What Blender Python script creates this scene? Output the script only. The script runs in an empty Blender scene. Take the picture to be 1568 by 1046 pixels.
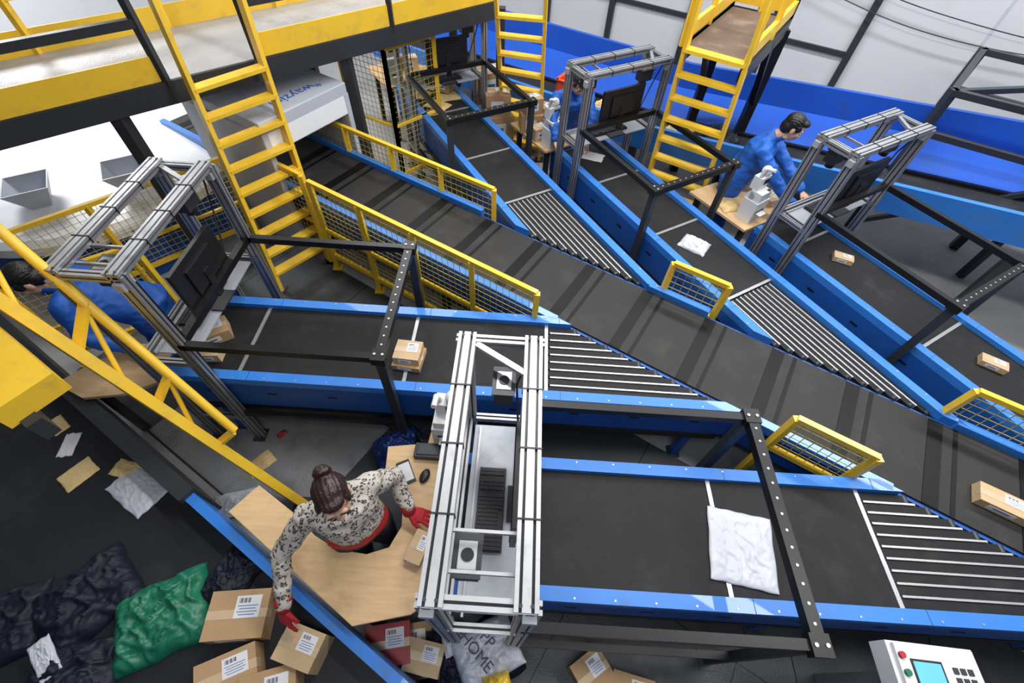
import bpy, bmesh, math, random
from mathutils import Vector as V, Matrix, noise
random.seed(7)
sc=bpy.context.scene
R=math.radians
# ---------------------------------------------------------------- materials
def mat(name,col,rough=.5,metal=0,var=.12,scale=6,bump=0,bscale=60,kind=None,coat=0,emit=0,spec=.5,dirt=None):
    m=bpy.data.materials.new(name); m.use_nodes=True
    nt=m.node_tree; N=nt.nodes; L=nt.links
    b=N['Principled BSDF']
    tc=N.new('ShaderNodeTexCoord')
    nz=N.new('ShaderNodeTexNoise'); nz.inputs['Scale'].default_value=scale; nz.inputs['Detail'].default_value=6
    L.new(tc.outputs['Object'],nz.inputs['Vector'])
    mx=N.new('ShaderNodeMix'); mx.data_type='RGBA'
    c1=[max(0,c*(1-var)) for c in col]+[1]; c2=[min(1,c*(1+var)) for c in col]+[1]
    mx.inputs[6].default_value=c1; mx.inputs[7].default_value=c2
    L.new(nz.outputs['Fac'],mx.inputs[0])
    out=mx.outputs[2]
    if dirt:
        n3=N.new('ShaderNodeTexNoise'); n3.inputs['Scale'].default_value=dirt[1]; n3.inputs['Detail'].default_value=9; n3.inputs['Roughness'].default_value=.7
        L.new(tc.outputs['Object'],n3.inputs['Vector'])
        rp=N.new('ShaderNodeValToRGB'); rp.color_ramp.elements[0].position=.52; rp.color_ramp.elements[1].position=.78
        L.new(n3.outputs['Fac'],rp.inputs[0])
        m2=N.new('ShaderNodeMix'); m2.data_type='RGBA'; m2.inputs[7].default_value=list(dirt[0])+[1]
        L.new(rp.outputs[0],m2.inputs[0]); L.new(out,m2.inputs[6]); out=m2.outputs[2]
        rr=N.new('ShaderNodeMapRange'); rr.inputs[3].default_value=rough; rr.inputs[4].default_value=min(1,rough+.25)
        L.new(n3.outputs['Fac'],rr.inputs[0]); L.new(rr.outputs[0],b.inputs['Roughness'])
    if kind=='leopard':
        vo=N.new('ShaderNodeTexVoronoi'); vo.inputs['Scale'].default_value=44
        n2=N.new('ShaderNodeTexNoise'); n2.inputs['Scale'].default_value=40
        ad=N.new('ShaderNodeMixRGB'); ad.blend_type='ADD'; ad.inputs[0].default_value=.06
        L.new(tc.outputs['Object'],ad.inputs[1]); L.new(n2.outputs['Color'],ad.inputs[2]); L.new(tc.outputs['Object'],n2.inputs['Vector'])
        L.new(ad.outputs[0],vo.inputs['Vector'])
        cr=N.new('ShaderNodeValToRGB'); cr.color_ramp.interpolation='CONSTANT'
        e=cr.color_ramp.elements; e[0].position=0; e[0].color=(.30,.2,.13,1); e[1].position=.20; e[1].color=(.04,.03,.025,1)
        x=e.new(.42); x.color=(.56,.52,.47,1)
        L.new(vo.outputs['Distance'],cr.inputs[0]); out=cr.outputs[0]
    if kind=='wood':
        mp=N.new('ShaderNodeMapping'); mp.inputs['Scale'].default_value=(2,14,2); mp.inputs['Rotation'].default_value=(0,0,.5)
        L.new(tc.outputs['Object'],mp.inputs[0]); L.new(mp.outputs[0],nz.inputs['Vector'])
        nz.inputs['Scale'].default_value=3
    L.new(out,b.inputs['Base Color'])
    if not dirt: b.inputs['Roughness'].default_value=rough
    b.inputs['Metallic'].default_value=metal
    b.inputs['Specular IOR Level'].default_value=spec
    if coat: b.inputs['Coat Weight'].default_value=coat
    if emit:
        L.new(out,b.inputs['Emission Color']); b.inputs['Emission Strength'].default_value=emit
    if bump:
        bt=N.new('ShaderNodeTexNoise') if kind!='plate' else N.new('ShaderNodeTexVoronoi')
        bt.inputs['Scale'].default_value=bscale
        L.new(tc.outputs['Object'],bt.inputs['Vector'])
        bp=N.new('ShaderNodeBump'); bp.inputs['Strength'].default_value=bump; bp.inputs['Distance'].default_value=.01
        L.new(bt.outputs[0],bp.inputs['Height']); L.new(bp.outputs[0],b.inputs['Normal'])
    return m
BLUE=mat('blue_paint',(.028,.19,.62),.34,0,.12,3,coat=.3,dirt=((.06,.16,.36),6))
BLUED=mat('blue_panel',(.008,.080,.33),.35,0,.2,3,dirt=((.02,.06,.16),5))
BLUEB=mat('blue_chute',(.010,.080,.46),.35,0,.25,1.5,dirt=((.02,.07,.25),3))
YEL=mat('yellow_paint',(.84,.53,.030),.38,0,.10,4,coat=.2,dirt=((.60,.38,.06),7))
YELM=mat('yellow_mesh',(.50,.38,.05),.5)
BELT=mat('rubber_belt',(.011,.011,.012),.5,0,.3,2.5,bump=.12,bscale=200,spec=.28,dirt=((.03,.03,.03),4))
BELT2=mat('main_rubber_belt',(.022,.021,.020),.48,0,.4,2.2,bump=.12,bscale=150,spec=.32,dirt=((.048,.046,.043),3))
BELTB=mat('belt_joint_black',(.003,.003,.003),.45,spec=.2)
BULK=mat('bulk_belt',(.014,.015,.018),.4,0,.4,1.6,bump=.1,bscale=80,spec=.35,dirt=((.035,.037,.04),2))
ALU=mat('aluminium',(.44,.45,.465),.36,.85,.08,5,dirt=((.30,.30,.31),9))
STEEL=mat('steel_strip',(.48,.485,.49),.4,.7,.1,10)
TRAY=mat('steel_tray',(.40,.42,.46),.4,.35,.15,4,dirt=((.30,.31,.33),4))
BLK=mat('black_steel',(.010,.010,.011),.38,.2,spec=.4)
GRY=mat('dark_grey_steel',(.040,.044,.050),.42,.3,.2,3)
WOOD=mat('plywood',(.62,.42,.22),.42,0,.26,3,kind='wood',dirt=((.44,.28,.14),5))
CARD=mat('cardboard',(.42,.27,.14),.75,0,.12,8,dirt=((.32,.20,.10),6))
CARD2=mat('cardboard_pale',(.52,.37,.21),.75,0,.12,8)
TAPE=mat('tape',(.55,.40,.25),.3)
LAB=mat('label_paper',(.70,.70,.70),.6,0,.05)
INK=mat('ink',(.03,.03,.06),.6)
INKB=mat('blue_ink',(.03,.10,.40),.6)
WBAG=mat('white_poly',(.52,.54,.59),.36,0,.12,12,bump=.35,bscale=22)
GBAG=mat('green_poly',(.008,.15,.08),.40,0,.2,8,bump=.3,bscale=20)
KBAG=mat('black_poly',(.008,.011,.022),.55,0,.4,8,bump=.35,bscale=22,spec=.3)
NBAG=mat('navy_poly',(.008,.03,.16),.45,0,.4,8,bump=.35,bscale=22)
YENV=mat('kraft_envelope',(.66,.48,.22),.7,0,.15,9)
WPL=mat('white_plastic',(.66,.67,.67),.4,0,.05)
BPL=mat('black_plastic_and_slot_shade',(.010,.010,.012),.38)
KEY=mat('keycap',(.022,.022,.026),.5)
SCR=mat('lit_screen',(.10,.35,.45),.2,emit=.8)
SCRK=mat('dark_screen',(.01,.012,.016),.08)
MACH=mat('machine_grey',(.46,.49,.55),.4,0,.08,dirt=((.34,.36,.4),3))
WHITE=mat('white_sheet',(.80,.82,.85),.3,0,.05,2)
DECK=mat('deck_plate',(.40,.40,.41),.4,.4,.3,3,bump=.25,bscale=90,kind='plate',dirt=((.22,.21,.2),2))
BROWN=mat('worn_deck',(.13,.085,.06),.55,0,.4,4,dirt=((.25,.2,.16),4))
FLOOR=mat('concrete_floor',(.31,.315,.32),.5,0,.2,1.0,dirt=((.20,.20,.20),1.5))
PLATE=mat('checker_plate',(.055,.06,.065),.32,.4,.35,1.5,bump=.12,bscale=110,kind='plate',dirt=((.12,.125,.13),1.2))
PLATE2=mat('worn_checker_plate',(.26,.27,.28),.35,.4,.3,2,bump=.3,bscale=90,kind='plate',dirt=((.12,.12,.12),3))  # paler tone than the rest of the aisle plate
WALL=mat('painted_wall',(.56,.57,.60),.65,0,.06,.8,dirt=((.48,.49,.52),.7))
SKIN=mat('skin',(.60,.36,.25),.5,0,.06)
HAIRB=mat('hair_brown',(.026,.010,.008),.38,0,.5,60,bump=.35,bscale=90)
HAIRK=mat('hair_black',(.006,.0055,.0055),.36,0,.5,60,bump=.5,bscale=120)
LEO=mat('leopard_blouse',(.7,.66,.6),.7,kind='leopard',bump=.5,bscale=12)
GLOVE=mat('red_glove',(.40,.010,.02),.7,0,.2,60,bump=.6,bscale=150)
RED=mat('red_apron',(.42,.015,.02),.6)
UNI=mat('blue_uniform',(.008,.10,.46),.6,0,.25,9,bump=.7,bscale=11)
TROU=mat('dark_trousers',(.02,.022,.03),.7,0,.2)
SHOE=mat('shoe',(.02,.02,.02),.5)
EYE=mat('eye_white',(.8,.8,.8),.2)
LIP=mat('lip',(.45,.12,.10),.5)
ORG=mat('orange_plastic',(.80,.08,.015),.45)
DRED=mat('dark_red_pack',(.30,.012,.02),.4,0,.3,12)
# ---------------------------------------------------------------- mesh builder
class MB:
    def __init__(s): s.v=[];s.f=[];s.m=[];s.mats=[];s.sm=[]
    def mi(s,m):
        if m not in s.mats: s.mats.append(m)
        return s.mats.index(m)
    def add(s,vs,fs,m,smooth=False):
        o=len(s.v); s.v+= [V(x) for x in vs]
        i=s.mi(m)
        for f in fs: s.f.append([o+k for k in f]); s.m.append(i); s.sm.append(smooth)
    def box(s,c,size,m,M=None):
        c=V(c); a,b,d=[x/2 for x in size]
        vs=[V((x*a,y*b,z*d)) for z in(-1,1) for y in(-1,1) for x in(-1,1)]
        if M is not None: vs=[M@p for p in vs]
        vs=[p+c for p in vs]
        s.add(vs,[(0,2,3,1),(4,5,7,6),(0,1,5,4),(2,6,7,3),(0,4,6,2),(1,3,7,5)],m)
    def box2(s,a,b,m):
        s.box([(a[i]+b[i])/2 for i in range(3)],[abs(b[i]-a[i]) for i in range(3)],m)
    def frame(s,p,q,up=(0,0,1)):
        p=V(p);q=V(q); T=(q-p).normalized(); up=V(up)
        if abs(T.dot(up.normalized()))>.99: up=V((1,0,0)) if abs(T.x)<.9 else V((0,1,0))
        A=T.cross(up).normalized(); B=A.cross(T).normalized()
        return p,q,T,A,B
    def sweep(s,p,q,prof,m,up=(0,0,1),smooth=False):
        p,q,T,A,B=s.frame(p,q,up); n=len(prof)
        vs=[p+A*x+B*y for x,y in prof]+[q+A*x+B*y for x,y in prof]
        fs=[(i,(i+1)%n,n+(i+1)%n,n+i) for i in range(n)]
        s.add(vs,fs,m,smooth); s.add(vs[:n],[list(range(n))[::-1]],m); s.add(vs[n:],[list(range(n))],m)
    def beam(s,p,q,w,h,m,up=(0,0,1)):
        s.sweep(p,q,[(-w/2,-h/2),(w/2,-h/2),(w/2,h/2),(-w/2,h/2)],m,up)
    def cyl(s,p,q,r,m,n=12,up=(0,0,1)):
        s.sweep(p,q,[(r*math.cos(2*math.pi*i/n),r*math.sin(2*math.pi*i/n)) for i in range(n)],m,up,True)
    def extr(s,p,q,w,h,m,up=(0,0,1)):
        sl=.0055;d=.013
        def side(L):
            cs=[0] if L<.06 else [-L/4,L/4]
            r=[(-L/2,0)]
            for c in cs: r+=[(c-sl,0),(c-sl,d),(c+sl,d),(c+sl,0)]
            return r
        pr=[]
        for a,dd in side(w): pr.append((a,-h/2+dd))
        for a,dd in side(h): pr.append((w/2-dd,a))
        for a,dd in side(w): pr.append((-a,h/2-dd))
        for a,dd in side(h): pr.append((-w/2+dd,-a))
        s.sweep(p,q,pr,m,up)
        P,Q,T,A,B=s.frame(p,q,up)
        for L,X,Y,hh in ((w,A,B,h),(h,B,A,w)):
            for c in ([0] if L<.06 else [-L/4,L/4]):
                for sg in (-1,1):
                    o=X*c+Y*sg*(hh/2-d+.001)
                    s.beam(P+o+T*.001,Q+o-T*.001,.0105 if X is A else .0015,.0015 if X is A else .0105,BPL,up=B)  # black strip on each slot floor, groove shade put in as colour
    def path(s,pts,r,m,n=8):
        for a,b in zip(pts[:-1],pts[1:]): s.cyl(a,b,r,m,n)
    def prism(s,pts,z0,z1,m):
        n=len(pts)
        ar=sum(pts[i][0]*pts[(i+1)%n][1]-pts[(i+1)%n][0]*pts[i][1] for i in range(n))
        if ar<0: pts=pts[::-1]
        vs=[V((x,y,z0)) for x,y in pts]+[V((x,y,z1)) for x,y in pts]
        fs=[(i,(i+1)%n,n+(i+1)%n,n+i) for i in range(n)]+[list(range(n))[::-1],list(range(n,2*n))]
        s.add(vs,fs,m)
    def ell(s,c,r,m,M=None,n=16,k=10):
        vs=[];fs=[]
        for j in range(1,k):
            th=math.pi*j/k
            for i in range(n):
                ph=2*math.pi*i/n
                vs.append(V((math.sin(th)*math.cos(ph)*r[0],math.sin(th)*math.sin(ph)*r[1],math.cos(th)*r[2])))
        vs+=[V((0,0,r[2])),V((0,0,-r[2]))]
        for j in range(k-2):
            for i in range(n):
                a=j*n+i;b=j*n+(i+1)%n; fs.append((a,a+n,b+n,b))
        t=len(vs)-2
        for i in range(n):
            fs.append((t,i,(i+1)%n)); fs.append((t+1,(k-2)*n+(i+1)%n,(k-2)*n+i))
        if M is not None: vs=[M@p for p in vs]
        s.add([p+V(c) for p in vs],fs,m,True)
    def tube(s,pts,m,S=(1,0,0),n=16):
        P=[V(p[0]) for p in pts]; rings=[]
        for i,(p,a,b) in enumerate(pts):
            T=(P[min(i+1,len(P)-1)]-P[max(i-1,0)]).normalized()
            s0=V(S)
            if abs(s0.normalized().dot(T))>.95: s0=V((0,0,1)) if abs(T.z)<.9 else V((0,1,0))
            A=(s0-T*s0.dot(T)).normalized(); B=T.cross(A)
            rings.append([V(p)+A*a*math.cos(2*math.pi*k/n)+B*b*math.sin(2*math.pi*k/n) for k in range(n)])
        vs=[x for r in rings for x in r]; fs=[]
        for j in range(len(rings)-1):
            for k in range(n):
                fs.append((j*n+k,j*n+(k+1)%n,(j+1)*n+(k+1)%n,(j+1)*n+k))
        fs.append(list(range(n))[::-1]); fs.append([(len(rings)-1)*n+k for k in range(n)])
        s.add(vs,fs,m,True)
    def mesh(s,name):
        me=bpy.data.meshes.new(name); me.from_pydata([tuple(x) for x in s.v],[],s.f)
        for m in s.mats: me.materials.append(m)
        for p,i,k in zip(me.polygons,s.m,s.sm): p.material_index=i; p.use_smooth=k
        me.update(); return me
    def obj(s,name,M=None,bevel=0,parent=None):
        o=bpy.data.objects.new(name,s.mesh(name)); sc.collection.objects.link(o)
        if M is not None: o.matrix_world=M
        if parent: o.parent=parent
        if bevel:
            b=o.modifiers.new('bevel','BEVEL'); b.width=bevel; b.segments=2; b.limit_method='ANGLE'; b.angle_limit=R(50)
        return o
    def addmesh(s,me,fn):
        o=len(s.v); s.v+=[v.co.copy() for v in me.vertices]
        for p in me.polygons:
            s.f.append([o+k for k in p.vertices]); s.m.append(s.mi(fn(p.center))); s.sm.append(True)
def rot(a): return Matrix.Rotation(a,4,'Z')
def remesh(mb,vox,it=5):
    o=bpy.data.objects.new('tmp',mb.mesh('tmp')); sc.collection.objects.link(o)
    r=o.modifiers.new('r','REMESH'); r.mode='VOXEL'; r.voxel_size=vox; r.use_smooth_shade=True
    if it:
        k=o.modifiers.new('s','SMOOTH'); k.factor=.5; k.iterations=it
    dg=bpy.context.evaluated_depsgraph_get(); me=bpy.data.meshes.new_from_object(o.evaluated_get(dg))
    bpy.data.objects.remove(o); return me
AM=R(-30); mD=V((math.cos(AM),math.sin(AM),0)); nD=V((-math.sin(AM),math.cos(AM),0))
def mt(t,n,z=0): return mD*t+nD*n+V((0,0,z))
# ---------------------------------------------------------------- people
def hand(mb,W,D,N,side,m,curl=.5,g=1.0):
    W,D,N=V(W),V(D).normalized(),V(N).normalized(); N=(N-D*N.dot(D)).normalized(); T=D.cross(N)*side
    h=MB()
    h.tube([(W-D*.03,.026*g,.021*g),(W,.028*g,.02*g),(W+D*.03,.036*g,.017*g),(W+D*.07,.041*g,.016*g),(W+D*.088,.038*g,.013*g)],m,S=T)
    for k,(off,ln) in enumerate(((.031,.066),(.0105,.075),(-.0105,.069),(-.031,.053))):
        p=W+D*.08+T*off; d=D+T*off*7.0; d.normalize(); pts=[(p-D*.02,.0095*g,.0095*g)]; a=0
        for seg,l in enumerate((.45,.32,.26)):
            pts.append((p.copy(),.0095*g*(1-.08*seg),.0095*g*(1-.08*seg)))
            a+=curl*(.7+.12*k); p=p+(d*math.cos(a)+N*math.sin(a))*ln*l*1.1
        pts.append((p,.0072*g,.0072*g)); h.tube(pts,m,S=T,n=10)
    p=W+D*.02+T*.026; h.tube([(W+D*.01+T*.01,.014*g,.014*g),(p,.0135*g,.0135*g),(p+D*.026+T*.026+N*.008,.0115*g,.0115*g),(p+D*.052+T*.036+N*.02,.0098*g,.0098*g),(p+D*.066+T*.038+N*.03,.0075*g,.0075*g)],m,n=10)
    me=remesh(h,.0042,2); mb.addmesh(me,lambda c:m)
def person(name,hip,neck,head,hf,f,arms,feet,shirt,pants,hair,female=False,glove=None,bulk=1.15):
    hip,neck,head,hf,f=V(hip),V(neck),V(head),V(hf).normalized(),V(f).normalized()
    S=f.cross(V((0,0,1))).normalized()
    raw=MB(); ax=neck-hip; T=ax.normalized(); F2=(f-T*f.dot(T)).normalized()
    w=bulk; aw=.9*bulk+.08
    bu=.03 if female else .01
    sh=neck-T*.055
    rings=[(hip-V((0,0,.10)),.14*w,.11*w),(hip-T*.02,.168*w,.12*w),(hip+ax*.2,.155*w,.115*w),(hip+ax*.42,(.135 if female else .15)*w,.100*w),(hip+ax*.66+F2*bu,.160*w,.118*w),(hip+ax*.82+F2*bu*.6,.165*w,.105*w),(sh,.145*w,.078*w),(neck-T*.01,.080,.064),(neck+T*.02,.052,.052)]
    raw.tube(rings,shirt,S=S,n=24)
    segs=[(hip,neck-T*.03,.14,shirt)]
    hb=head-V((0,0,.06))
    raw.tube([(neck-T*.05,.055,.055),(neck,.050,.052),(hb,.048,.050)],SKIN,S=S)
    segs.append((neck+T*.015,hb,.05,SKIN))
    for k,s in (('R',1),('L',-1)):
        el,wr=V(arms[k][0]),V(arms[k][1]); so=sh+S*s*.160*w-T*.01
        mid=so.lerp(el,.45)
        raw.tube([(sh+S*s*.08*w,.05*aw,.06*aw),(so,.058*aw,.062*aw),(mid,.054*aw,.054*aw),(el,.046*aw,.047*aw),(el.lerp(wr,.35),.045*aw,.045*aw),(el.lerp(wr,.75),.040*aw,.040*aw),(el.lerp(wr,.93),.038*aw,.038*aw),(wr,.030,.030)],shirt,S=f)
        segs+= [(so,el,.052,shirt),(el,wr,.04,shirt)]
        ft=V(feet[k]); hp=hip+S*s*.088-V((0,0,.06)); kn=(hp+ft)/2+f*.035
        raw.tube([(hp+V((0,0,.06)),.085*w,.09*w),(hp-V((0,0,.08)),.09*w,.092*w),(kn,.066*w,.068*w),(kn.lerp(ft,.4),.060*w,.062*w),(ft+V((0,0,.07)),.050*w,.052*w)],pants,S=S)
        raw.tube([(ft-f*.06+V((0,0,.045)),.035,.04),(ft+V((0,0,.045)),.042,.045),(ft+f*.09+V((0,0,.035)),.045,.032),(ft+f*.17+V((0,0,.028)),.033,.022)],SHOE,S=S)
        segs+= [(hp-V((0,0,.03)),ft+V((0,0,.1)),.07,pants),(ft+V((0,0,.03)),ft+f*.15,.04,SHOE)]
    me=remesh(raw,.013,4)
    nrm=[v.normal.copy() for v in me.vertices]
    for v,nn in zip(me.vertices,nrm):
        c=v.co.copy()
        if c.z>.2 and (c-head).length>.16:
            fold=1-abs(noise.noise(V((c.x*11,c.y*11,c.z*16))))*2.6
            v.co=c+nn*(.010*noise.noise(V((c.x*9,c.y*9,c.z*14)))+.008*max(0,fold)+.003*noise.noise(c*30))
    def cls(c):
        best=None;bd=9
        for a,b,r,m in segs:
            d=b-a; t=max(0,min(1,(c-a).dot(d)/d.length_squared)); x=(c-a-d*t).length/r
            if x<bd: bd=x;best=m
        if best is shirt or best is pants:
            zz=(c-hip).dot(T)
            if abs(zz)<.35 and (c-hip-T*zz).length<.26:
                if glove and -.05<zz<.035: return RED
                if zz<-.02: return pants
        return best
    out=MB(); out.addmesh(me,cls)
    U=(V((0,0,1))-hf*hf.z)
    U.normalize(); X=hf.cross(U).normalized(); U=X.cross(hf)
    M=Matrix((X,hf,U)).transposed()
    def W(x,y,z): return head+M@V((x,y,z))
    k=.95 if female else 1.0
    h=MB()
    h.ell(W(0,-.012,.028),(.076*k,.096*k,.088*k),SKIN,M); h.ell(W(0,.022,-.03),(.060*k,.068*k,.082*k),SKIN,M); h.ell(W(0,.055,-.088),(.026,.026,.022),SKIN,M)
    for s in (-1,1):
        h.ell(W(s*.036,.058,-.02),(.026,.024,.026),SKIN,M)
        h.ell(W(s*.077*k,-.008,-.01),(.010,.02,.032),SKIN,M)
        h.ell(W(s*.03,.077,.026),(.024,.012,.009),SKIN,M)
        h.ell(W(s*.011,.096,-.033),(.010,.012,.009),SKIN,M)
    h.tube([(W(0,.078,.02),.010,.012),(W(0,.092,-.01),.010,.012),(W(0,.104,-.03),.013,.012)],SKIN,S=X,n=10)
    h.ell(W(0,.083,-.060),(.024,.012,.007),SKIN,M); h.ell(W(0,.080,-.073),(.020,.012,.007),SKIN,M)
    h.tube([(W(0,-.02,-.05),.050,.052),(neck+(W(0,-.02,-.05)-neck)*.3,.048,.05)],SKIN,S=X)
    hm=remesh(h,.0055,3)
    Mi=M.inverted()
    def hc(c):
        l=Mi@(c-head)
        if abs(l.z+.066)<.012 and l.y>.084 and abs(l.x)<.022: return LIP
        return SKIN
    out.addmesh(hm,hc)
    for s in (-1,1):
        out.ell(W(s*.030,.078,.008),(.013,.010,.007),EYE,M); out.ell(W(s*.030,.086,.008),(.006,.004,.006),HAIRK,M)
        out.ell(W(s*.031,.089,.031),(.018,.004,.0035),hair,M)
    hr=MB()
    hr.ell(W(0,-.030,.042),(.085*k,.098*k,.086*k),hair,M); hr.ell(W(0,-.055,-.01),(.080*k,.066*k,.085*k),hair,M)
    if female: hr.ell(W(0,.030,.080),(.06*k,.045,.028),hair,M)
    else: hr.ell(W(0,.045,.088),(.06*k,.045,.03),hair,M)
    for s in (-1,1): hr.ell(W(s*.072*k,.02,.03),(.013,.03,.035),hair,M)
    if female:
        bn=MB(); bc=(0,-.105,.085)
        hr.ell(W(0,-.080,.075),(.030,.035,.030),hair,M)
        # coiled bun: two stacked rings of hair
        for rr,zz,rad in ((.026,0,.020),(.014,.020,.018)):
            pts=[(W(bc[0]+rr*math.cos(a),bc[1]-.010-zz*.8+rr*.35*math.sin(a)*0,bc[2]+rr*math.sin(a)+zz*.3),rad,rad) for a in [i*math.pi/6 for i in range(13)]]
            hr.tube(pts,hair,S=hf,n=10)
        for s in (-1,1): hr.ell(W(s*.076*k,.024,-.010),(.008,.010,.034),hair,M)
    me=remesh(hr,.006,2)
    for v in me.vertices:
        c=v.co.copy(); l=Mi@(c-head); st=math.atan2(l.x,l.z+.05)
        v.co=c+(c-head).normalized()*(.0016*math.sin(st*46+l.y*12)+.0015*noise.noise(c*45)+.0008*noise.noise(c*120))
    out.addmesh(me,lambda c:hair)
    for kk,s in (('R',1),('L',-1)):
        el,wr,dd,nn,cu=arms[kk]
        hand(out,wr,dd,nn,s,glove or SKIN,cu,1.15 if glove else 1.0)
        if glove:
            d=(V(wr)-V(el)).normalized(); w0=V(wr)
            out.tube([(w0-d*.06,.045,.045),(w0-d*.02,.042,.041),(w0+d*.015,.036,.032)],glove)
    if female:
        bw=neck+F2*.095-T*.055
        for s in (-1,1): out.ell(bw+S*s*.03,(.032,.012,.02),HAIRK,Matrix((S,F2,T)).transposed())
        for s in (-1,1): out.beam(bw,bw+S*s*.03-T*.12+F2*.045,.014,.006,HAIRK)
    return out.obj(name)
person('woman_sorting_parcels',(-.825,.715,.91),(-.825,.72,1.35),(-.785,.665,1.49),(.40,-.72,-.26),(.54,-.84,0),
  {'R':((-1.11,.49,1.09),(-1.09,.27,.90),(.08,-.6,-.75),(.3,.3,-.5),.3),'L':((-.63,.95,1.05),(-.54,.80,.875),(.9,-.15,-.22),(0,-.1,-1),.22)},
  {'R':(-.97,.78,0),'L':(-.82,.88,0)},LEO,TROU,HAIRB,True,GLOVE,1.04)
person('man_at_sorting_station',(2.28,4.50,.93),(2.42,4.44,1.40),(2.56,4.40,1.53),(.85,-.3,-.45),(.88,-.47,0),
  {'R':((2.50,4.14,1.13),(2.72,3.98,.95),(.7,-.5,-.3),(0,0,-1),.4),'L':((2.72,4.42,1.12),(2.86,4.2,.98),(.6,-.6,-.3),(0,0,-1),.4)},
  {'R':(2.22,4.38,0),'L':(2.30,4.62,0)},UNI,UNI,HAIRK,bulk=1.25)
person('man_behind_parcels',(.50,5.55,.9),(.52,5.38,1.3),(.55,5.28,1.43),(.3,-.7,-.6),(.3,-.95,0),
  {'R':((.30,5.15,1.1),(.35,4.98,.92),(.4,-.8,-.3),(0,0,-1),.4),'L':((.74,5.2,1.08),(.70,5.02,.92),(-.1,-1,-.3),(0,0,-1),.4)},
  {'R':(.42,5.6,0),'L':(.62,5.66,0)},UNI,UNI,HAIRK,bulk=1.2)
person('man_reaching_for_parcel',(-2.82,2.2,.93),(-3.16,2.06,1.26),(-3.25,1.99,1.36),(-.6,-.5,-.6),(-.95,-.3,0),
  {'R':((-3.2,2.2,1.02),(-3.3,2.0,.86),(-.5,-.8,-.4),(0,0,-1),.4),'L':((-2.98,1.8,1.0),(-2.78,1.83,.87),(.9,.2,-.2),(0,0,-1),.35)},
  {'R':(-2.86,2.36,0),'L':(-2.80,2.14,0)},UNI,UNI,HAIRK,bulk=1.2)
# ---------------------------------------------------------------- room
mb=MB(); mb.box((0,3,-.05),(30,26,.1),FLOOR); mb.obj('floor')
mb=MB()
mb.box((0,8.6,3),(26,.2,6),WALL)
for x in (-6,-4.6,-3.4,-2.1,-.9,.2): mb.box((x,8.47,3),(.09,.06,6),GRY)
for z in (1.2,2.4): mb.box((-3,8.48,z),(6.4,.04,.06),GRY)
for x in (1.5,3.9,7): mb.box((x,8.495,3),(.02,.01,6),MACH)
mb.box((6.2,8.47,3.0),(.25,.06,.2),BPL)
mb.obj('wall_back',rot(AM))
mb=MB(); mb.box((-11,1,3),(.2,16,6),WALL); mb.obj('wall_left',rot(AM))
mb=MB(); mb.prism([(-4.5,-.15),(3.6,-.15),(3.6,2.15),(-4.5,2.15)],.0,.012,PLATE)
mb.prism([(-3.4,-.14),(-1.75,-.14),(-1.75,1.0),(-3.4,1.0)],.012,.018,PLATE2)
for i in range(8): mb.box((-4.2+i*1.1,1,.0125),(.008,2.3,.002),BLK)
mb.box((0,1.0,.0125),(8,.008,.002),BLK)
mb.obj('checker_plate_walkway',rot(AM))
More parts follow.
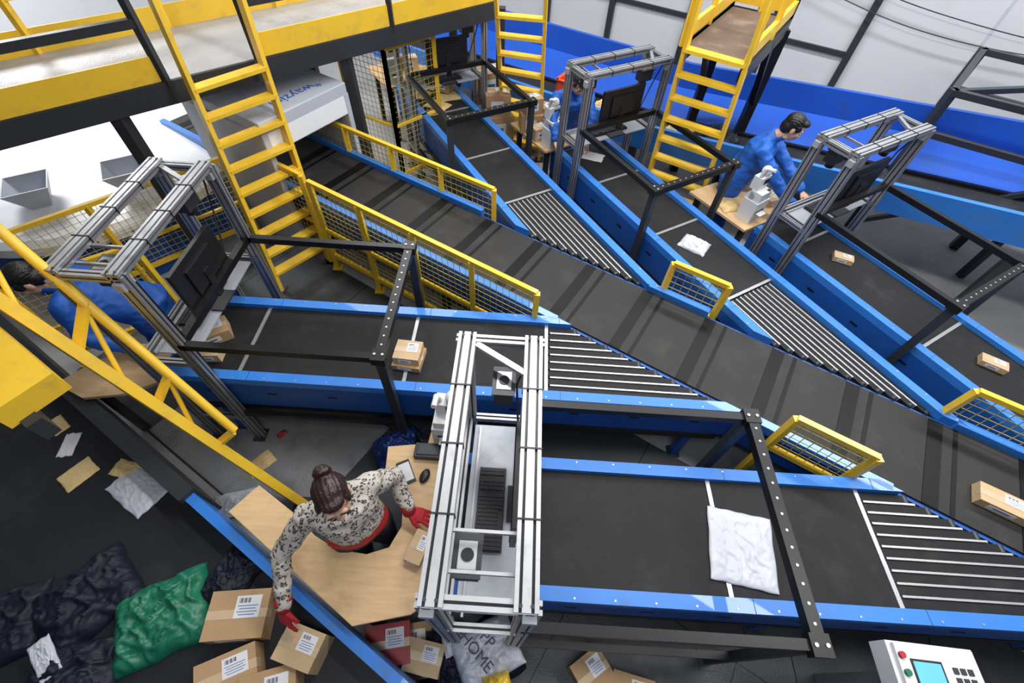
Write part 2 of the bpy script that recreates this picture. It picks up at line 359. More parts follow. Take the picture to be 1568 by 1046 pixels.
# ---------------------------------------------------------------- infeed conveyors
def conveyor(a,q,w,s0,joints,ss,nedge,nstr=11):
    mb=MB(); cx=.5*math.cos(a)+.866*math.sin(a); cy=-.5*math.sin(a)+.866*math.cos(a)
    se=lambda y:(nedge-y*cy)/cx
    h=w/2; rl=.075; yi0=q-h+rl; yi1=q+h-rl
    ed=[s0]+joints+[ss]
    for i in range(len(ed)-1):
        a0=ed[i]+(.02 if i else 0); a1=ed[i+1]-.02
        mb.prism([(a0,yi0),(a1,yi0),(a1,yi1),(a0,yi1)],.755,.80,BELT)
        for x in (a0,a1): mb.cyl((x,yi0,.778),(x,yi1,.778),.0215,BELT)
    for j in joints+[ss]: mb.box((j,q,.799),(.026,w-2*rl,.012),STEEL)
    mb.prism([(ss,yi0),(se(yi0),yi0),(se(yi1),yi1),(ss,yi1)],.70,.765,BLK)
    p=(yi1-yi0)/nstr
    for i in range(nstr):
        y=yi0+p*(i+.5); e=se(y)-.03
        mb.box2((ss+.02,y-p*.36,.765),(e,y+p*.36,.792),BELT)
        if i<nstr-1: mb.box2((ss+.03,y+p*.5-.006,.765),(se(y+p*.5)-.05,y+p*.5+.006,.802),STEEL)
        mb.cyl((e,y-p*.34,.778),(e,y+p*.34,.778),.02,GRY,8)
    for sgn in (-1,1):
        yo=q+sgn*h; yi=q+sgn*(h-rl)
        mb.prism([(s0,yo),(se(yo),yo),(se(yi),yi),(s0,yi)],.77,.84,BLUE)
        mb.prism([(s0,yo),(se(yo)-.02,yo),(se(yo)-.02,yo-sgn*.02),(s0,yo-sgn*.02)],.48,.772,BLUED)
        L=se(yo)-s0
        mb.box2((s0,yo+sgn*.004,.40),(se(yo)-.06,yo-sgn*.05,.47),BLK)
        for j in joints+[ss]: mb.box((j+.1,yo-sgn*rl/2,.8405),(.004,rl,.002),BLUED)
        k=max(2,int(L/.22))
        for i in range(k):
            x=s0+.08+i*(L-.16)/(k-1)
            mb.cyl((x,yo-sgn*.02,.84),(x,yo-sgn*.02,.843),.006,STEEL,8)
            if i%2: mb.box((x,yo+sgn*.001,.66),(.07,.004,.018),BLK)
        for i in range(3):
            x=s0+.25+i*(L-.5)/2
            mb.box((x,q+sgn*(h-.05),.225),(.06,.06,.41),BLUED); mb.box((x,q+sgn*(h-.05),.01),(.1,.1,.02),GRY)
    xm=(s0+ss)/2
    mb.cyl((xm,q-h*.5,.58),(xm,q+h*.3,.58),.06,GRY,16); mb.box((xm,q+h*.4,.58),(.14,.1,.14),BLUED)
    mb.box2((s0-.02,q-h,.5),(s0,q+h,.80),BLUED)
    mb.box2((ss,yi0,.5),(ss+.02,yi1,.74),BLUED)
    return mb.obj('belt_conveyor',rot(a))
A5=R(-58)
conveyor(0,.80,.82,-.32,[1.32],2.28,2.27,10)
conveyor(0,2.035,.78,-2.5,[-1.97,-.77],.27,2.27,9)
conveyor(A5,2.21,.72,-6.3,[-5.4,-4.32],-3.42,3.06)
conveyor(A5,3.29,.72,-4.0,[-3.3,-2.34],-1.38,3.06)
conveyor(A5,4.36,.74,-1.95,[-1.6,-.25],.75,3.06)
mb=MB()
mb.box2((-6.2,2.30,.74),(5.2,3.03,.79),BELT2)
t=-6.0
while t<5:
    mb.box((t,2.665,.791),(.095,.72,.006),BELTB); mb.box((t+.13,2.665,.7903),(.03,.72,.004),BELTB)
    t+=.56
for y in (2.285,3.045):
    mb.box2((-6.2,y-.012,.45),(5.2,y+.012,.775),BLUED)
mb.box2((-6.2,2.4,.3),(5.2,2.95,.6),BLK)
for i in range(7):
    for y in (2.4,2.95): mb.box((-5.8+i*1.8,y,.15),(.07,.07,.3),GRY)
mb.box2((-6.2,3.04,.76),(-2.2,3.10,.84),BLUE)
mb.box2((-.42,3.04,.76),(.12,3.10,.84),BLUE); mb.box2((1.95,3.04,.76),(2.5,3.10,.84),BLUE)
mb.box2((-6.2,2.23,.76),(-.9,2.29,.84),BLUE); mb.box2((.72,2.23,.76),(1.6,2.29,.84),BLUE)
mb.obj('main_sorting_belt',rot(AM))
# ---------------------------------------------------------------- gantries
def gantry(a,q,w,x0,x1,xe,zt=1.9):
    mb=MB(); h=w/2; zb=1.29
    for y in (q-h,q+h):
        for x in (x0+.02,x1-.02):
            mb.extr((x,y,0.02),(x,y,zt),.045,.08,ALU); mb.box((x,y,.01),(.1,.12,.02),GRY)
            mb.box((x,y,zt-.06),(.05,.09,.05),TRAY)
        mb.extr((x0,y,zt-.02),(x1,y,zt-.02),.045,.045,ALU)
        mb.extr((x0,y,zb-.2),(x1,y,zb-.2),.04,.04,ALU)
        mb.extr((x0,y,.35),(x1,y,.35),.04,.04,ALU)
        mb.beam((x1-.02,y,zb),(xe,y,zb),.045,.05,BLK)
        mb.beam((x1-.02,y,.42),(xe,y,.42),.04,.04,BLK)
        mb.beam((xe,y,.02),(xe,y,zb+.02),.05,.06,GRY); mb.box((xe,y,.01),(.12,.12,.02),GRY)
        mb.box((xe,y,zb+.01),(.09,.09,.06),BLK)
        for dx in (-.025,.025):
            mb.cyl((xe+dx,y,zb+.04),(xe+dx,y,zb+.046),.009,STEEL,8)
    for x in (x0+.035,x1-.035):
        mb.extr((x,q-h-.02,zt),(x,q+h+.02,zt),.085,.045,ALU)
        for y in (q-h+.0,q+h):
            for dx in (-.02,.02): mb.cyl((x+dx,y,zt+.0225),(x+dx,y,zt+.026),.007,GRY,8)
    mb.extr((x0+.02,q-h,zb-.2),(x0+.02,q+h,zb-.2),.04,.04,ALU)
    mb.beam((x1-.02,q-h,zb),(x1-.02,q+h,zb),.05,.05,BLK)
    mb.beam((xe,q-h,zb+.005),(xe,q+h,zb+.005),.06,.06,BLK)
    for i in range(13):
        mb.cyl((xe,q-h+.08+i*(w-.16)/12,zb+.035),(xe,q-h+.08+i*(w-.16)/12,zb+.038),.007,STEEL,8)
    xm=(x0+x1)/2
    for y,xx in ((q+h-.17,xm+.03),(q-h+.17,xm-.06)):
        mb.box((xx,y,zt-.16),(.09,.14,.10),GRY); mb.box((xx,y,zt-.105),(.11,.16,.010),GRY); mb.box((xx,y,zt-.098),(.07,.10,.006),ALU); mb.cyl((xx,y,zt-.095),(xx,y,zt-.090),.025,BPL); mb.cyl((xx,y,zt-.26),(xx,y,zt-.2),.035,BPL)
        for dy in (-.07,.07): mb.beam((x0+.06,y+dy,zt-.035),(x1-.06,y+dy,zt-.035),.012,.02,ALU) if y<q else None
    mb.beam((x0+.08,q+h-.03,zt-.01),(x1-.04,q+h-.20,zt-.01),.03,.02,ALU)
    mb.box((xm+.01,q,1.10),(x1-x0-.10,w-.12,.010),TRAY)
    mb.box((xm-.10,q-.02,1.11),(.012,w-.12,.02),ALU)
    for f in (.25,.5,.75):
        for x in (x0+.035,x1-.035): mb.box((x,q-h+f*w,zt),(.092,.006,.052),BPL)
    mb.path([(x1-.05,q+h-.05,zt-.05),(x1-.10,q+h-.06,1.6),(x1-.07,q+.3,1.35),(x1-.07,q+.12,1.3)],.006,BPL)
    mb.path([(x1-.01,q-h+.05,zt-.05),(x1-.015,q-h+.06,1.2),(x1-.03,q-h+.05,.6)],.006,BPL)
    mb.obj('sorting_station_gantry',rot(a))
    mb=MB(); z=1.43; x=x1-.095
    mb.box((x+.02,q+.03,z),(.03,.52,.33),BPL); mb.box((x+.003,q+.03,z+.005),(.004,.49,.29),SCRK)
    mb.box((x+.042,q+.03,z),(.02,.30,.2),BPL); mb.box((x+.05,q+.03,z-.12),(.02,.06,.24),BPL); mb.box((x+.03,q+.03,1.113),(.09,.2,.014),BPL)
    mb.obj('computer_monitor',rot(a),bevel=.006)
    mb=MB(); kx=xm-.005
    mb.box((kx,q,1.114),(.15,.45,.018),BPL)
    for r in range(6):
        for c in range(21):
            if r==5 and 4<c<10: continue
            if c in(14,18) : continue
            mb.box((kx-.057+r*.0225,q-.21+c*.021,1.127),(.018,.0175,.009),KEY)
    mb.box((kx+.0555,q-.08,1.127),(.018,.12,.009),KEY)
    mb.obj('computer_keyboard',rot(a))
gantry(0,.78,1.12,-.25,.14,1.43)
gantry(0,2.11,1.02,-2.44,-2.05,-.82)
gantry(A5,2.24,.98,-5.75,-5.4,-4.28,1.8)
gantry(A5,3.38,.98,-3.90,-3.54,-2.40,1.8)
gantry(A5,4.46,.96,-1.86,-1.5,-.31,1.83)
# ---------------------------------------------------------------- fences
def fence(p,q,z0,z1,npan,legs=True,sp=.06):
    mb=MB(); p=V((p[0],p[1],0)); q=V((q[0],q[1],0)); d=(q-p)/npan; L=d.length
    for i in range(npan+1):
        b=p+d*i
        mb.beam(b,b+V((0,0,z1)),.045,.045,YEL); mb.box(b+V((0,0,.01)),(.1,.1,.02),YEL)
    for i in range(npan):
        a=p+d*i; b=a+d
        for z in (z0,z1): mb.beam(a+V((0,0,z)),b+V((0,0,z)),.04,.04,YEL)
        if z1-z0>.6: mb.beam(a+V((0,0,(z0+z1)/2-.1)),b+V((0,0,(z0+z1)/2-.1)),.03,.03,YEL)
        k=max(2,int(L/sp))
        for j in range(1,k):
            c=a+d*(j/k); mb.beam(c+V((0,0,z0)),c+V((0,0,z1)),.004,.004,YELM)
        k=int((z1-z0)/sp)
        for j in range(1,k):
            z=z0+(z1-z0)*j/k; mb.beam(a+V((0,0,z)),b+V((0,0,z)),.004,.004,YELM)
    return mb.obj('yellow_mesh_fence')
fence((-2.0,3.66),(.17,2.42),.2,1.1,4)
fence((-2.75,4.12),(-2.1,3.75),.2,1.1,1)
fence((-2.5,4.98),(-.26,3.72),.55,1.1,4)
fence((1.86,1.47),(2.28,1.23),.70,1.1,1)
fence((1.29,2.84),(1.69,2.61),.74,1.12,1)
fence((3.17,1.76),(3.68,1.46),.74,1.12,1)
fence((-4.3,2.8),(-3.05,4.1),.2,1.0,3)
fence((-3.9,2.2),(-3.2,2.75),.2,1.0,1)
fence((-1.55,5.25),(-1.1,5.75),.2,1.65,1)
fence((-2.15,5.55),(-1.55,5.25),.2,1.65,1)
# ---------------------------------------------------------------- ladders and walkways
def ladder(bl,br,tl,tr,n,ext=1.0):
    mb=MB(); bl,br,tl,tr=V(bl),V(br),V(tl),V(tr)
    for b,t in ((bl,tl),(br,tr)):
        k=1+ext/(t.z-b.z)
        w=(tr-tl).normalized()
        mb.beam(b,b+(t-b)*k,.035,.10,YEL,up=w.cross(t-b))
        mb.box(b+V((0,0,.01)),(.12,.12,.02),GRY)
    for i in range(1,n+1):
        f=i/n; a=bl+(tl-bl)*f; b=br+(tr-br)*f
        mb.beam(a,b,.11,.03,YEL)
    return mb.obj('yellow_ladder')
ladder((-2.51,3.27,0),(-2.13,3.76,0),(-2.64,3.615,1.9),(-2.26,4.10,1.9),9)
ladder((1.52,4.98,0),(2.12,4.63,0),(1.43,4.79,2.0),(1.92,4.5,2.0),9)
ladder((-.30,6.45,0),(.22,6.12,0),(-.38,5.66,1.9),(.13,5.62,1.9),9)
def walkway(p,q,wd,z,deckm):
    p=V((p[0],p[1],z)); q=V((q[0],q[1],z)); d=(q-p).normalized(); s=V((-d.y,d.x,0))
    mb=MB()
    c=(p+q)/2+s*wd/2; Mx=Matrix((d,s,V((0,0,1)))).transposed(); L=(q-p).length
    mb.box(c-V((0,0,.02)),(L,wd,.04),deckm,Mx)
    g0=(V((-2.75,3.6,z))-p).dot(d)-.02; g1=g0+.75
    for k in (0,1):
        o=s*(wd*k); m=GRY if k==0 else YEL
        mb.beam(p+o-V((0,0,.09)),q+o-V((0,0,.09)),.05,.17,GRY)
        for a,b in (((0,g0),(g1,L)) if k==0 else ((0,L),)):
            A=p+o+d*a; B=p+o+d*b
            mb.beam(A+V((0,0,.09)),B+V((0,0,.09)),.012,.18,YEL)
            n=max(1,round((b-a)/1.1))
            for i in range(n+1):
                x=A+(B-A)*(i/n); mb.beam(x-V((0,0,.05)),x+V((0,0,1.0)),.05,.05,m)
            mb.beam(A+V((0,0,.40)),B+V((0,0,.40)),.05,.06,m)
            mb.beam(A+V((0,0,1.0)),B+V((0,0,1.0)),.045,.05,YEL)
    for i in range(int(L/2)+1):
        b=p+d*(.3+2*i)+s*wd/2
        for k in (-.45,.45):
            x=b+s*wd*k
            if (x.xy-V((-2.6,3.7))).length<.5: continue
            mb.beam(V((x.x,x.y,0)),x-V((0,0,.1)),.1,.1,GRY)
    return mb.obj('raised_walkway')
walkway((-4.9,1.86),(-.42,6.12),1.1,1.9,DECK)
def landing(c1,c2,c3,c4,z):
    mb=MB(); P=[V((c[0],c[1],z)) for c in (c1,c2,c3,c4)]
    mb.prism([(p.x,p.y) for p in P],z-.04,z,BROWN)
    for a,b in ((0,3),(1,2),(3,2)):
        mb.beam(P[a]-V((0,0,.08)),P[b]-V((0,0,.08)),.06,.16,GRY)
        for h in (.1,.5,1.0): mb.beam(P[a]+V((0,0,h)),P[b]+V((0,0,h)),.04,.12 if h==.1 else .045,YEL)
        for i in range(3):
            x=P[a].lerp(P[b],i/2); mb.beam(x,x+V((0,0,1.0)),.045,.045,YEL)
    for p in P[2:]:
        mb.beam(V((p.x,p.y,0)),p-V((0,0,.1)),.10,.10,BLK)
        mb.beam(V((p.x,p.y,1.1)),(p-V((0,0,.1))).lerp(P[0] if p==P[3] else P[1],.4),.06,.06,BLK)
    return mb.obj('raised_platform')
landing((1.40,4.85),(1.92,4.52),(2.72,5.80),(2.17,6.1),2.0)
# ---------------------------------------------------------------- bulk belts
mb=MB()
mb.box2((-6,-2.2,.50),(3.0,-.27,.55),BULK)
mb.box2((-2.13,-.27,.35),(3.0,-.21,.70),BLUE); mb.box2((-6,-.29,.35),(-2.13,-.19,.74),GRY)
mb.box2((-6,-2.26,.35),(3.0,-2.2,.8),BLUE)
for i in range(6):
    for y in (-.3,-2.1): mb.box((-5.6+i*1.6,y,.17),(.08,.08,.34),GRY)
mb.obj('parcel_feed_belt',rot(AM))
mb=MB()
def rise(x): return max(0,x+1.5)*.085
T0,T1,TM=-6,7,-1.5
for a,b in ((T0,TM),(TM,T1)):
    ra,rb=rise(a),rise(b)
    def strip(n0,z0,n1,z1,m,th=.05):
        vs=[(a,n0,z0+ra),(b,n0,z0+rb),(b,n1,z1+rb),(a,n1,z1+ra)]; vs+=[(x,y,z-th) for x,y,z in vs]
        mb.add(vs,[(0,1,2,3),(7,6,5,4),(0,4,5,1),(1,5,6,2),(2,6,7,3),(3,7,4,0)],m)
    strip(5.5,.90,5.56,.90,BLUE,.30); strip(5.56,.66,5.75,.66,BLUEB); strip(5.75,.665,6.35,.665,BULK); strip(6.35,.66,6.9,.85,BLUEB); strip(6.9,1.16,6.96,1.16,BLUEB,.40)
    strip(6.3,.70,6.35,.70,BLK,.05)
for i in range(7):
    for y in (5.55,6.85): mb.box((-5.6+i*2,y,.3),(.09,.09,.62+rise(-5.6+i*2)),GRY)
mb.obj('parcel_feed_chute',rot(AM))
# ---------------------------------------------------------------- scanning tunnel
mb=MB()
mb.box2((-5.2,2.15,1.40),(-3.98,3.2,1.52),MACH)
mb.box2((-4.95,2.35,1.52),(-4.82,3.0,1.58),MACH)
for y in (2.17,3.18): mb.box2((-5.2,y-.03,.0),(-3.98,y+.03,1.42),MACH)
mb.box2((-5.2,2.2,1.12),(-5.15,3.15,1.4),MACH); mb.box2((-4.03,2.2,1.22),(-3.98,3.15,1.42),WHITE)
mach=mb.obj('scanner_tunnel',rot(AM),bevel=.01)
def text(s,parent,M,size,m,name):
    c=bpy.data.curves.new(name,'FONT'); c.body=s; c.size=size; c.extrude=.001; c.align_x='CENTER'
    c.materials.append(m); o=bpy.data.objects.new(name,c); sc.collection.objects.link(o)
    o.matrix_world=M
    o.parent=parent; o.matrix_parent_inverse=parent.matrix_world.inverted()
    return o
Mx=Matrix.Translation(mt(-4.22,2.74,1.522))@Matrix.Rotation(R(-120),4,'Z')
text('*wayzim',mach,Mx,.17,INKB,'panel_lettering')
mb=MB(); NN=64
prof=[(1.46,0),(1.46,.55),(1.52,.57),(1.52,.66),(1.46,.71),(1.38,.73),(1.2,.76),(.8,.80),(.3,.82),(.02,.82)]
vs=[(r*math.cos(2*math.pi*i/NN),r*math.sin(2*math.pi*i/NN),z) for r,z in prof for i in range(NN)]
for j in range(len(prof)-1):
    mb.add(vs[j*NN:(j+2)*NN],[(i,(i+1)%NN,NN+(i+1)%NN,NN+i) for i in range(NN)],BLUED if j<1 else WHITE,j>3)
mb.add(vs[-NN:],[list(range(NN))],WHITE)
for i in range(NN//2):
    a=2*math.pi*i/(NN//2); mb.box((1.525*math.cos(a),1.525*math.sin(a),.615),(.012,.012,.012),GRY)
mb.obj('round_sorter_drum',Matrix.Translation((-4.85,4.45,0)))
for p in ((-4.62,3.50),(-3.92,3.86)):
    mb=MB()
    a=.06;b=.18
    vs=[(-a,-a,0),(a,-a,0),(a,a,0),(-a,a,0),(-b,-b,.26),(b,-b,.26),(b,b,.26),(-b,b,.26)]
    mb.add(vs,[(0,1,5,4),(1,2,6,5),(2,3,7,6),(3,0,4,7),(3,2,1,0)],MACH)
    iv=[(x*.94,y*.94,z+(.01 if z==0 else 0)) for x,y,z in vs]
    mb.add(iv,[(4,5,1,0),(5,6,2,1),(6,7,3,2),(7,4,0,3),(0,1,2,3)],MACH)
    mb.add([vs[4],vs[5],vs[6],vs[7],iv[4],iv[5],iv[6],iv[7]],[(0,1,5,4),(1,2,6,5),(2,3,7,6),(3,0,4,7)],WHITE)
    mb.obj('feed_hopper',Matrix.Translation((p[0],p[1],.74))@rot(.6))
# ---------------------------------------------------------------- steep stair, lower left
mb=MB()
b0=V((-1.52,1.05,0)); b1=V((-2.60,1.40,2.12))
mb.beam(b0,b1,.06,.15,YEL,up=(.9,-.4,.4)); mb.box(b0+V((0,0,.01)),(.16,.12,.02),GRY)
r0=V((-1.76,1.24,.88)); r1=V((-2.66,1.72,2.25))
mb.cyl(r0,r1,.026,YEL); mb.cyl(r1,r1+(r1-r0)*.4,.026,YEL)
mb.beam(b1,b1+(b1-b0)*.3,.06,.15,YEL,up=(.9,-.4,.4))
for f in (.0,.3,.62,1):
    a=r0.lerp(r1,f); b=b0.lerp(b1,.36+.62*f); mb.beam(a,b,.06,.02,YEL)
    if f: mb.cyl(a.lerp(b,.1),b0.lerp(b1,.36+.62*f-.12),.014,YEL)
mb.prism([(-1.98,.985),(-2.9,1.50),(-3.1,1.2),(-2.1,.77)],1.80,1.92,YEL)
mb.beam((-2.02,.80,1.75),(-3.2,1.45,1.75),.06,.12,GRY)
mb.obj('yellow_ladder_handrail')
# ---------------------------------------------------------------- tables
mb=MB()
mb.prism([(-.28,1.47),(-.28,1.24),(-.36,1.20),(-.36,.36),(-.45,.29),(-.75,.22),(-1.64,.76),(-1.52,.93),(-1.22,.76),(-1.09,.66),(-.95,.595),(-.76,.575),(-.64,.62),(-.59,.74),(-.61,.88),(-.76,1.06),(-.78,1.24),(-.52,1.28),(-.50,1.47)],.76,.785,WOOD)
for x,y in ((-.34,1.40),(-.42,.42),(-.75,.30),(-1.5,.80),(-.70,1.18)): mb.box((x,y,.38),(.05,.05,.76),GRY)
mb.obj('plywood_work_table',bevel=.004)
mb=MB(); mb.prism([(-2.5,1.62),(-2.5,2.0),(-2.75,1.95),(-3.05,1.75),(-3.2,1.55),(-2.95,1.45),(-2.7,1.5)],.76,.785,WOOD)
for x,y in ((-2.56,1.7),(-2.56,1.92),(-3.05,1.6)): mb.box((x,y,.38),(.05,.05,.76),GRY)
mb.obj('plywood_work_table')
for q,s in ((2.2,-6.35),(3.3,-4.1),(4.36,-2.0)):
    mb=MB(); mb.prism([(s,q-.45),(s,q+.35),(s-.4,q+.35),(s-.75,q-.1),(s-.75,q-.5)],.76,.785,WOOD)
    for x,y in ((s-.06,q-.38),(s-.06,q+.28),(s-.68,q-.4)): mb.box((x,y,.38),(.05,.05,.76),GRY)
    mb.obj('plywood_work_table',rot(A5))
# ---------------------------------------------------------------- parcels
def parcel(c,size,r,m=CARD,label=True,tilt=(0,0),name='cardboard_parcel'):
    mb=MB(); a,b,h=size
    mb.box((0,0,h/2),size,m)
    mb.box((0,0,h+.0006),(a*.998,.045,.0014),TAPE)
    for s in (-1,1): mb.box((s*(a/2+.0006),0,h*.75),(.0014,.045,h*.5),TAPE)
    if label:
        mb.box((a*.16,b*.14,h+.0016),(a*.42,b*.46,.0016),LAB)
        for i in range(9): mb.box((a*(.0+i*.022),b*.27,h+.0028),(a*(.006+.006*(i%3)),b*.10,.001),INK)
        for i in range(4): mb.box((a*.16,b*(.16-.06*i),h+.0028),(a*.34*(1-.2*(i%2)),b*.015,.001),INKB)
        mb.box((-a*.05,-b/2-.001,h*.5),(a*.5,.002,h*.5),LAB); mb.box((-a*.05,-b/2-.0022,h*.5),(a*.3,.001,h*.14),INKB)
    M=Matrix.Translation(c)@Matrix.Rotation(r,4,'Z')@Matrix.Rotation(tilt[0],4,'X')@Matrix.Rotation(tilt[1],4,'Y')
    return mb.obj(name,M,bevel=.003)
def bag(c,sx,sy,h,r,m,seed=0,name='plastic_mailer_bag',tilt=(0,0),crease=1.0):
    n=44; vs=[];fs=[]
    def P(i,j,top):
        u=2*i/n-1; v=2*j/n-1
        nn=noise.noise(V((u*1.5+seed,v*1.5,seed)))
        x=u*sx/2*(1+.07*noise.noise(V((v*2,seed,1)))); y=v*sy/2*(1+.08*noise.noise(V((u*2,seed,5))))
        e=max(0,(1-u**6)*(1-v**6))**.5*(.35+.65*max(0,(1-u*u)*(1-v*v))**.4)
        r1=max(0,1-abs(noise.noise(V((u*2.2+seed+v,v*1.6-u*.8,3))))*7)
        r2=max(0,1-abs(noise.noise(V((u*5-v*2,v*4+seed,7))))*6)
        z=h*e*(.62+.4*nn+crease*(.28*r1+.13*r2)+.25*abs(noise.noise(V((u*3,v*3,seed)))))+.003 if top else 0
        return V((x,y,z))
    for top in (1,0):
        for i in range(n+1):
            for j in range(n+1): vs.append(P(i,j,top))
    K=(n+1)**2; idx=lambda i,j:i*(n+1)+j
    for i in range(n):
        for j in range(n):
            q=(idx(i,j),idx(i+1,j),idx(i+1,j+1),idx(i,j+1)); fs.append(q); fs.append(tuple(K+k for k in q[::-1]))
    for i in range(n):
        for a,b in ((idx(i,0),idx(i+1,0)),(idx(i+1,n),idx(i,n)),(idx(0,i+1),idx(0,i)),(idx(n,i),idx(n,i+1))):
            fs.append((a,K+a,K+b,b))
    mb=MB(); mb.add(vs,fs,m,True)
    M=Matrix.Translation(c)@Matrix.Rotation(r,4,'Z')@Matrix.Rotation(tilt[0],4,'X')@Matrix.Rotation(tilt[1],4,'Y')
    return mb.obj(name,M)
wb=bag((1.44,.735,.808),.38,.42,.022,-.16,WBAG,1,crease=1.3)
parcel((-.76,1.93,.802),(.21,.20,.05),-.1,CARD); parcel((-.76,1.94,.853),(.19,.17,.07),-.06,CARD2)
parcel((-2.28,2.03,.802),(.25,.17,.10),.6); parcel((-2.2,1.85,.802),(.14,.1,.08),.1,CARD2)
def loc(a,s,q,z): return rot(a)@V((s,q,z))
bag(loc(A5,-2.05,3.27,.802),.26,.22,.05,-.6,WBAG,3)
bag(loc(A5,-3.75,3.28,.802),.24,.17,.008,-.3,LAB,4,name='paper_sheet')
parcel(loc(A5,-1.25,4.40,.802),(.17,.10,.05),-.4,CARD2)
parcel(loc(A5,.12,4.42,.802),(.18,.10,.05),-.55,CARD2)
parcel(mt(2.22,2.55,.796),(.3,.14,.07),-.5,CARD2)
for i,(s,q) in enumerate(((-5.95,2.05),(-6.15,2.35),(-6.2,2.1),(-5.6,2.15),(-5.75,2.4))): bag(loc(A5,s,q,.802),.3,.22,.03,i*.9,YENV,i+8,name='kraft_envelope')
parcel(loc(A5,-5.9,2.4,.83),(.2,.2,.15),-.3)
B=.552
parcel((-1.42,.25,B),(.32,.24,.13),.12,CARD)
parcel((-1.37,-.02,B),(.30,.20,.12),.45)
parcel((-1.12,-.10,B),(.28,.24,.14),.3)
parcel((-1.02,.12,B),(.22,.18,.17),-.25,CARD2)
bag((-1.88,.22,B),.48,.42,.13,.5,GBAG,11)
bag((-2.35,.28,B),.50,.42,.13,.9,KBAG,12)
bag((-2.2,-.10,B),.45,.40,.15,.2,KBAG,13)
bag((-1.58,.45,B),.34,.26,.09,1.2,KBAG,14)
bag((-2.75,.12,B),.45,.4,.12,.4,KBAG,16)
bag((-2.32,.0,B+.12),.22,.10,.02,-.7,WBAG,15)
for i,(x,y,a,b) in enumerate(((-3.22,1.34,.16,.1),(-3.05,1.2,.1,.18),(-2.86,1.0,.20,.16))): bag((x,y,B),a,b,.012,i*.8-.6,YENV if i!=1 else LAB,20+i,name='torn_paper_scrap')
bag((-2.42,.92,B),.36,.22,.03,-.5,WBAG,25); bag((-2.56,1.05,B),.2,.12,.02,-.2,YENV,27,name='torn_paper_scrap'); bag((-2.05,1.02,.02),.3,.2,.03,.3,WBAG,28); bag((-1.98,1.35,.02),.22,.14,.02,.9,YENV,29,name='torn_paper_scrap')
bag((-1.9,1.62,.02),.08,.05,.02,.9,DRED,30,name='torn_paper_scrap')
bag((-.86,1.50,.02),.42,.34,.34,.5,NBAG,71,crease=.4); bag((-.62,1.54,.02),.28,.28,.36,.1,KBAG,72,crease=.4)
parcel((-.62,.17,.25),(.26,.22,.14),.2,DRED); parcel((-.40,.12,.24),(.22,.17,.14),-.15,CARD2); parcel((-.52,.15,.0),(.3,.3,.22),.2)
w=bag((-.03,.17,.36),.38,.30,.12,.5,WBAG,31,crease=.5)
text('PP\nHOME',w,Matrix.Translation((-.05,.20,.505))@rot(-.75),.085,INK,'bag_lettering')
bag((-.24,-.02,.0),.5,.4,.30,.2,KBAG,32,crease=.5); bag((-.3,.2,.25),.22,.16,.1,.2,KBAG,33); bag((-.08,.14,0),.5,.4,.32,.6,KBAG,36,crease=.5)
bag((-.26,.23,.36),.10,.2,.03,.4,WBAG,34); bag((-.22,.08,.3),.16,.22,.06,.9,KBAG,41)
parcel((.64,.10,.0),(.22,.22,.18),.6); parcel((.88,.02,.0),(.26,.18,.16),-.2)
bag((.06,-.05,.42),.16,.24,.2,.3,YEL,35,name='yellow_bag',crease=.4)
Zt=.786
for s,q,z,w_,r in ((-4.62,2.95,Zt,.26,.2),(-4.62,2.95,Zt+.21,.22,.5),(-4.72,3.22,Zt,.24,-.2),(-4.40,2.93,Zt,.18,.6),(-6.8,2.0,Zt,.24,.1),(-6.8,2.25,Zt,.2,.4),(-4.6,3.5,Zt,.16,.3)):
    parcel(loc(A5,s,q,z),(w_,w_*.8,w_*.8),r,CARD if w_>.2 else CARD2)
for s,q,z,w_,r in ((-5.35,2.88,0,.42,.1),(-5.35,2.88,.355,.38,.4),(-5.35,2.88,.675,.32,.2),(-5.80,2.98,0,.44,.2),(-5.80,2.98,.37,.42,.0),(-5.80,2.98,.725,.36,.5),(-5.5,3.35,0,.42,.1),(-5.5,3.35,.353,.36,.4)):
    parcel(loc(A5,s,q,z),(w_,w_*.8,w_*.84),r,CARD)
bag(loc(A5,-2.35,4.05,Zt),.22,.16,.04,.3,YENV,61,name='kraft_envelope'); parcel(loc(A5,-2.2,4.5,Zt),(.16,.12,.08),.4,CARD2)
mb=MB()
mb.prism([(-.2,-.14),(.2,-.14),(.2,.14),(-.2,.14)],0,.02,ORG)
for s in (-1,1): mb.box((s*.2,0,.12),(.02,.3,.24),ORG); mb.box((0,s*.14,.12),(.4,.02,.24),ORG)
for s in (-1,1): mb.box((s*.205,0,.235),(.04,.33,.012),ORG); mb.box((0,s*.15,.235),(.44,.04,.012),ORG)
mb.obj('orange_storage_bin',Matrix.Translation(mt(-2.72,6.0,.70))@rot(-.5)@Matrix.Scale(1.05,4))
for i,(t,n) in enumerate(((1.0,5.95),(-1.2,5.95),(-.7,6.1),(-2.2,6.0))): bag(mt(t,n,.68+rise(t)),.4,.32,.13,i,(KBAG,YENV,KBAG,YENV)[i],50+i)
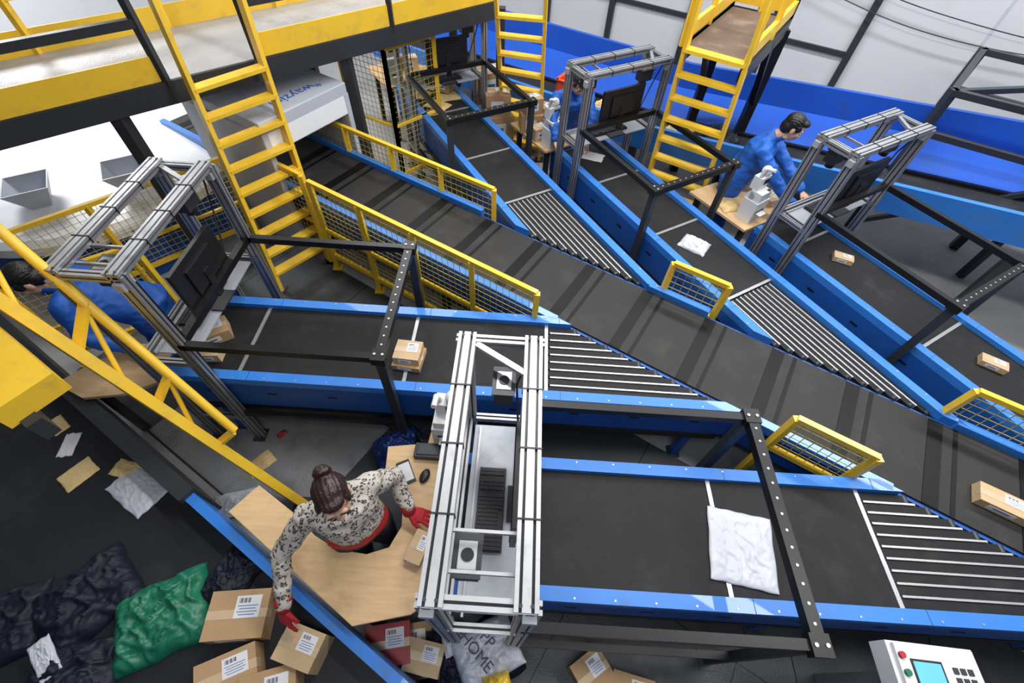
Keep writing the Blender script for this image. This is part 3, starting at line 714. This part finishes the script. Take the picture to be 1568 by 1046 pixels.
# ---------------------------------------------------------------- devices
def printer(M,h=.30):
    mb=MB(); mb.box((0,0,h*.3),(.16,.20,h*.6),WPL); mb.box((.01,0,h*.72),(.12,.17,h*.25),WPL); mb.cyl((-.04,-.085,h*.68),(-.04,.085,h*.68),.045,WPL,16)
    mb.box((.081,0,h*.32),(.006,.13,.02),BPL); mb.box((.05,.05,h*.86),(.03,.03,.01),GRY); mb.box((.1,0,h*.28),(.07,.1,.002),LAB)
    mb.box((-.05,0,h*1.02),(.09,.15,h*.34),WPL); mb.ell((-.05,.03,h*1.28),(.05,.045,.05),WPL); mb.cyl((-.05,-.05,h*1.1),(-.02,-.06,h*1.45),.02,WPL)
    mb.cyl((-.02,-.06,h*1.45),(.06,-.06,h*1.5),.018,WPL); mb.box((-.004,.03,h*1.05),(.004,.08,.05),BPL)
    return mb.obj('label_printer',M,bevel=.006)
printer(Matrix.Translation((-.38,1.37,.786))@rot(-1.6))
printer(Matrix.Translation(loc(A5,-2.15,4.1,.786))@rot(-.9),.38)
printer(Matrix.Translation(loc(A5,-4.2,3.0,.786))@rot(-.9),.36); printer(Matrix.Translation(loc(A5,-6.5,1.9,.786))@rot(-.9),.36)
mb=MB(); mb.box((0,0,0),(.085,.16,.009),BPL); mb.box((0,0,.005),(.072,.125,.002),WPL); mb.obj('smartphone',Matrix.Translation((-.625,1.07,.791))@rot(.5),bevel=.003)
mb=MB(); mb.ell((0,0,.012),(.03,.05,.02),BPL); mb.box((0,.02,.031),(.004,.02,.004),GRY); mb.obj('computer_mouse',Matrix.Translation((-.50,1.05,.788))@rot(-.3))
mb=MB(); mb.box((0,0,.0),(.18,.10,.05),BPL); mb.box((0,0,.028),(.14,.07,.008),GRY); mb.obj('barcode_scanner_base',Matrix.Translation((-.50,1.21,.812)),bevel=.006)
parcel((-.46,.62,.786),(.10,.18,.06),-.3,CARD2)
mb=MB(); mb.box((0,0,.45),(.06,.06,.9),ALU); mb.box((0,0,.01),(.3,.3,.02),GRY)
mb.box((0,0,.96),(.42,.26,.12),WPL); mb.box((0,.02,1.03),(.38,.20,.03),WPL)
mb.box((-.06,-.0,1.046),(.15,.12,.004),BPL); mb.box((-.06,.0,1.049),(.13,.10,.003),SCR)
for i in range(3):
    for j in range(3): mb.box((.07+i*.035,-.05+j*.04,1.047),(.024,.026,.008),GRY)
mb.cyl((-.17,.07,1.04),(-.17,.07,1.06),.015,RED); mb.cyl((-.17,.0,1.04),(-.17,.0,1.06),.015,GBAG)
mb.obj('weighing_control_terminal',Matrix.Translation((2.15,.15,0))@rot(-.05),bevel=.006)
mb=MB(); P=[V((4.15,4.86,0)),V((5.1,6.0,0)),V((6.2,5.3,0)),V((5.3,4.2,0))]
for i in range(4):
    a,b=P[i],P[(i+1)%4]
    for z in (1.35,1.75): mb.beam(a+V((0,0,z)),b+V((0,0,z)),.06,.06,GRY)
    mb.beam(a,a+V((0,0,1.78)),.07,.07,GRY)
mb.beam(P[0]+V((0,0,.2)),P[3]+V((0,0,1.2)),.05,.05,GRY); mb.beam(P[0]+V((0,0,1.75)),P[2]+V((0,0,1.75)),.05,.05,GRY)
mb.obj('steel_support_frame')
def cable(pts,name):
    c=bpy.data.curves.new(name,'CURVE'); c.dimensions='3D'; c.bevel_depth=.006; s=c.splines.new('BEZIER'); s.bezier_points.add(len(pts)-1)
    for b,p in zip(s.bezier_points,pts): b.co=p; b.handle_left_type=b.handle_right_type='AUTO'
    c.materials.append(BPL); o=bpy.data.objects.new(name,c); sc.collection.objects.link(o)
for k in (0,.2): cable([mt(-1,8.35,1.95+k),mt(1,8.35,1.65+k),mt(3,8.35,1.75+k*.5),mt(6,8.35,2.2+k)],'wall_cable')
# ---------------------------------------------------------------- lights
def area(loc_,sx,sy,e,col=(1,1,1),rz=AM,tilt=0):
    l=bpy.data.lights.new('ceiling_and_fill_light','AREA'); l.shape='RECTANGLE'; l.size=sx; l.size_y=sy; l.energy=e; l.color=col
    o=bpy.data.objects.new('ceiling_and_fill_light',l); sc.collection.objects.link(o); o.location=loc_; o.rotation_euler=(tilt,0,rz)
area(mt(.3,2.6,5.2),6,.4,260,(1,.98,.96)); area(mt(1,6.0,5.4),8,.5,420,(.96,.98,1)); area(mt(.5,-.6,5.2),3,.4,60,(.96,.98,1)); area(mt(-5,4.5,5.0),2,2,160)
area((-6.3,6.0,4.0),2,1,260)  # added fill with no fixture, brightens the round drum beyond the walkway
w=bpy.data.worlds.new('world'); sc.world=w; w.use_nodes=True; w.node_tree.nodes['Background'].inputs[0].default_value=(.80,.86,1,1); w.node_tree.nodes['Background'].inputs[1].default_value=.20
sc.view_settings.view_transform='Standard'
# ---------------------------------------------------------------- camera
cd=bpy.data.cameras.new('camera'); cam=bpy.data.objects.new('camera',cd); sc.collection.objects.link(cam)
cd.lens=16; cd.sensor_width=36; cd.clip_start=.02
th=R(52.7); Rr=V((1,0,0)); U=V((0,math.sin(th),math.cos(th))); F=V((0,math.cos(th),-math.sin(th)))
cr=Rr*.998+U*.0644; cu=Rr*-.0644+U*.998
M3=Matrix((cr,cu,-F)).transposed(); cam.matrix_world=Matrix.Translation((0,0,3.65))@M3.to_4x4()
sc.camera=cam
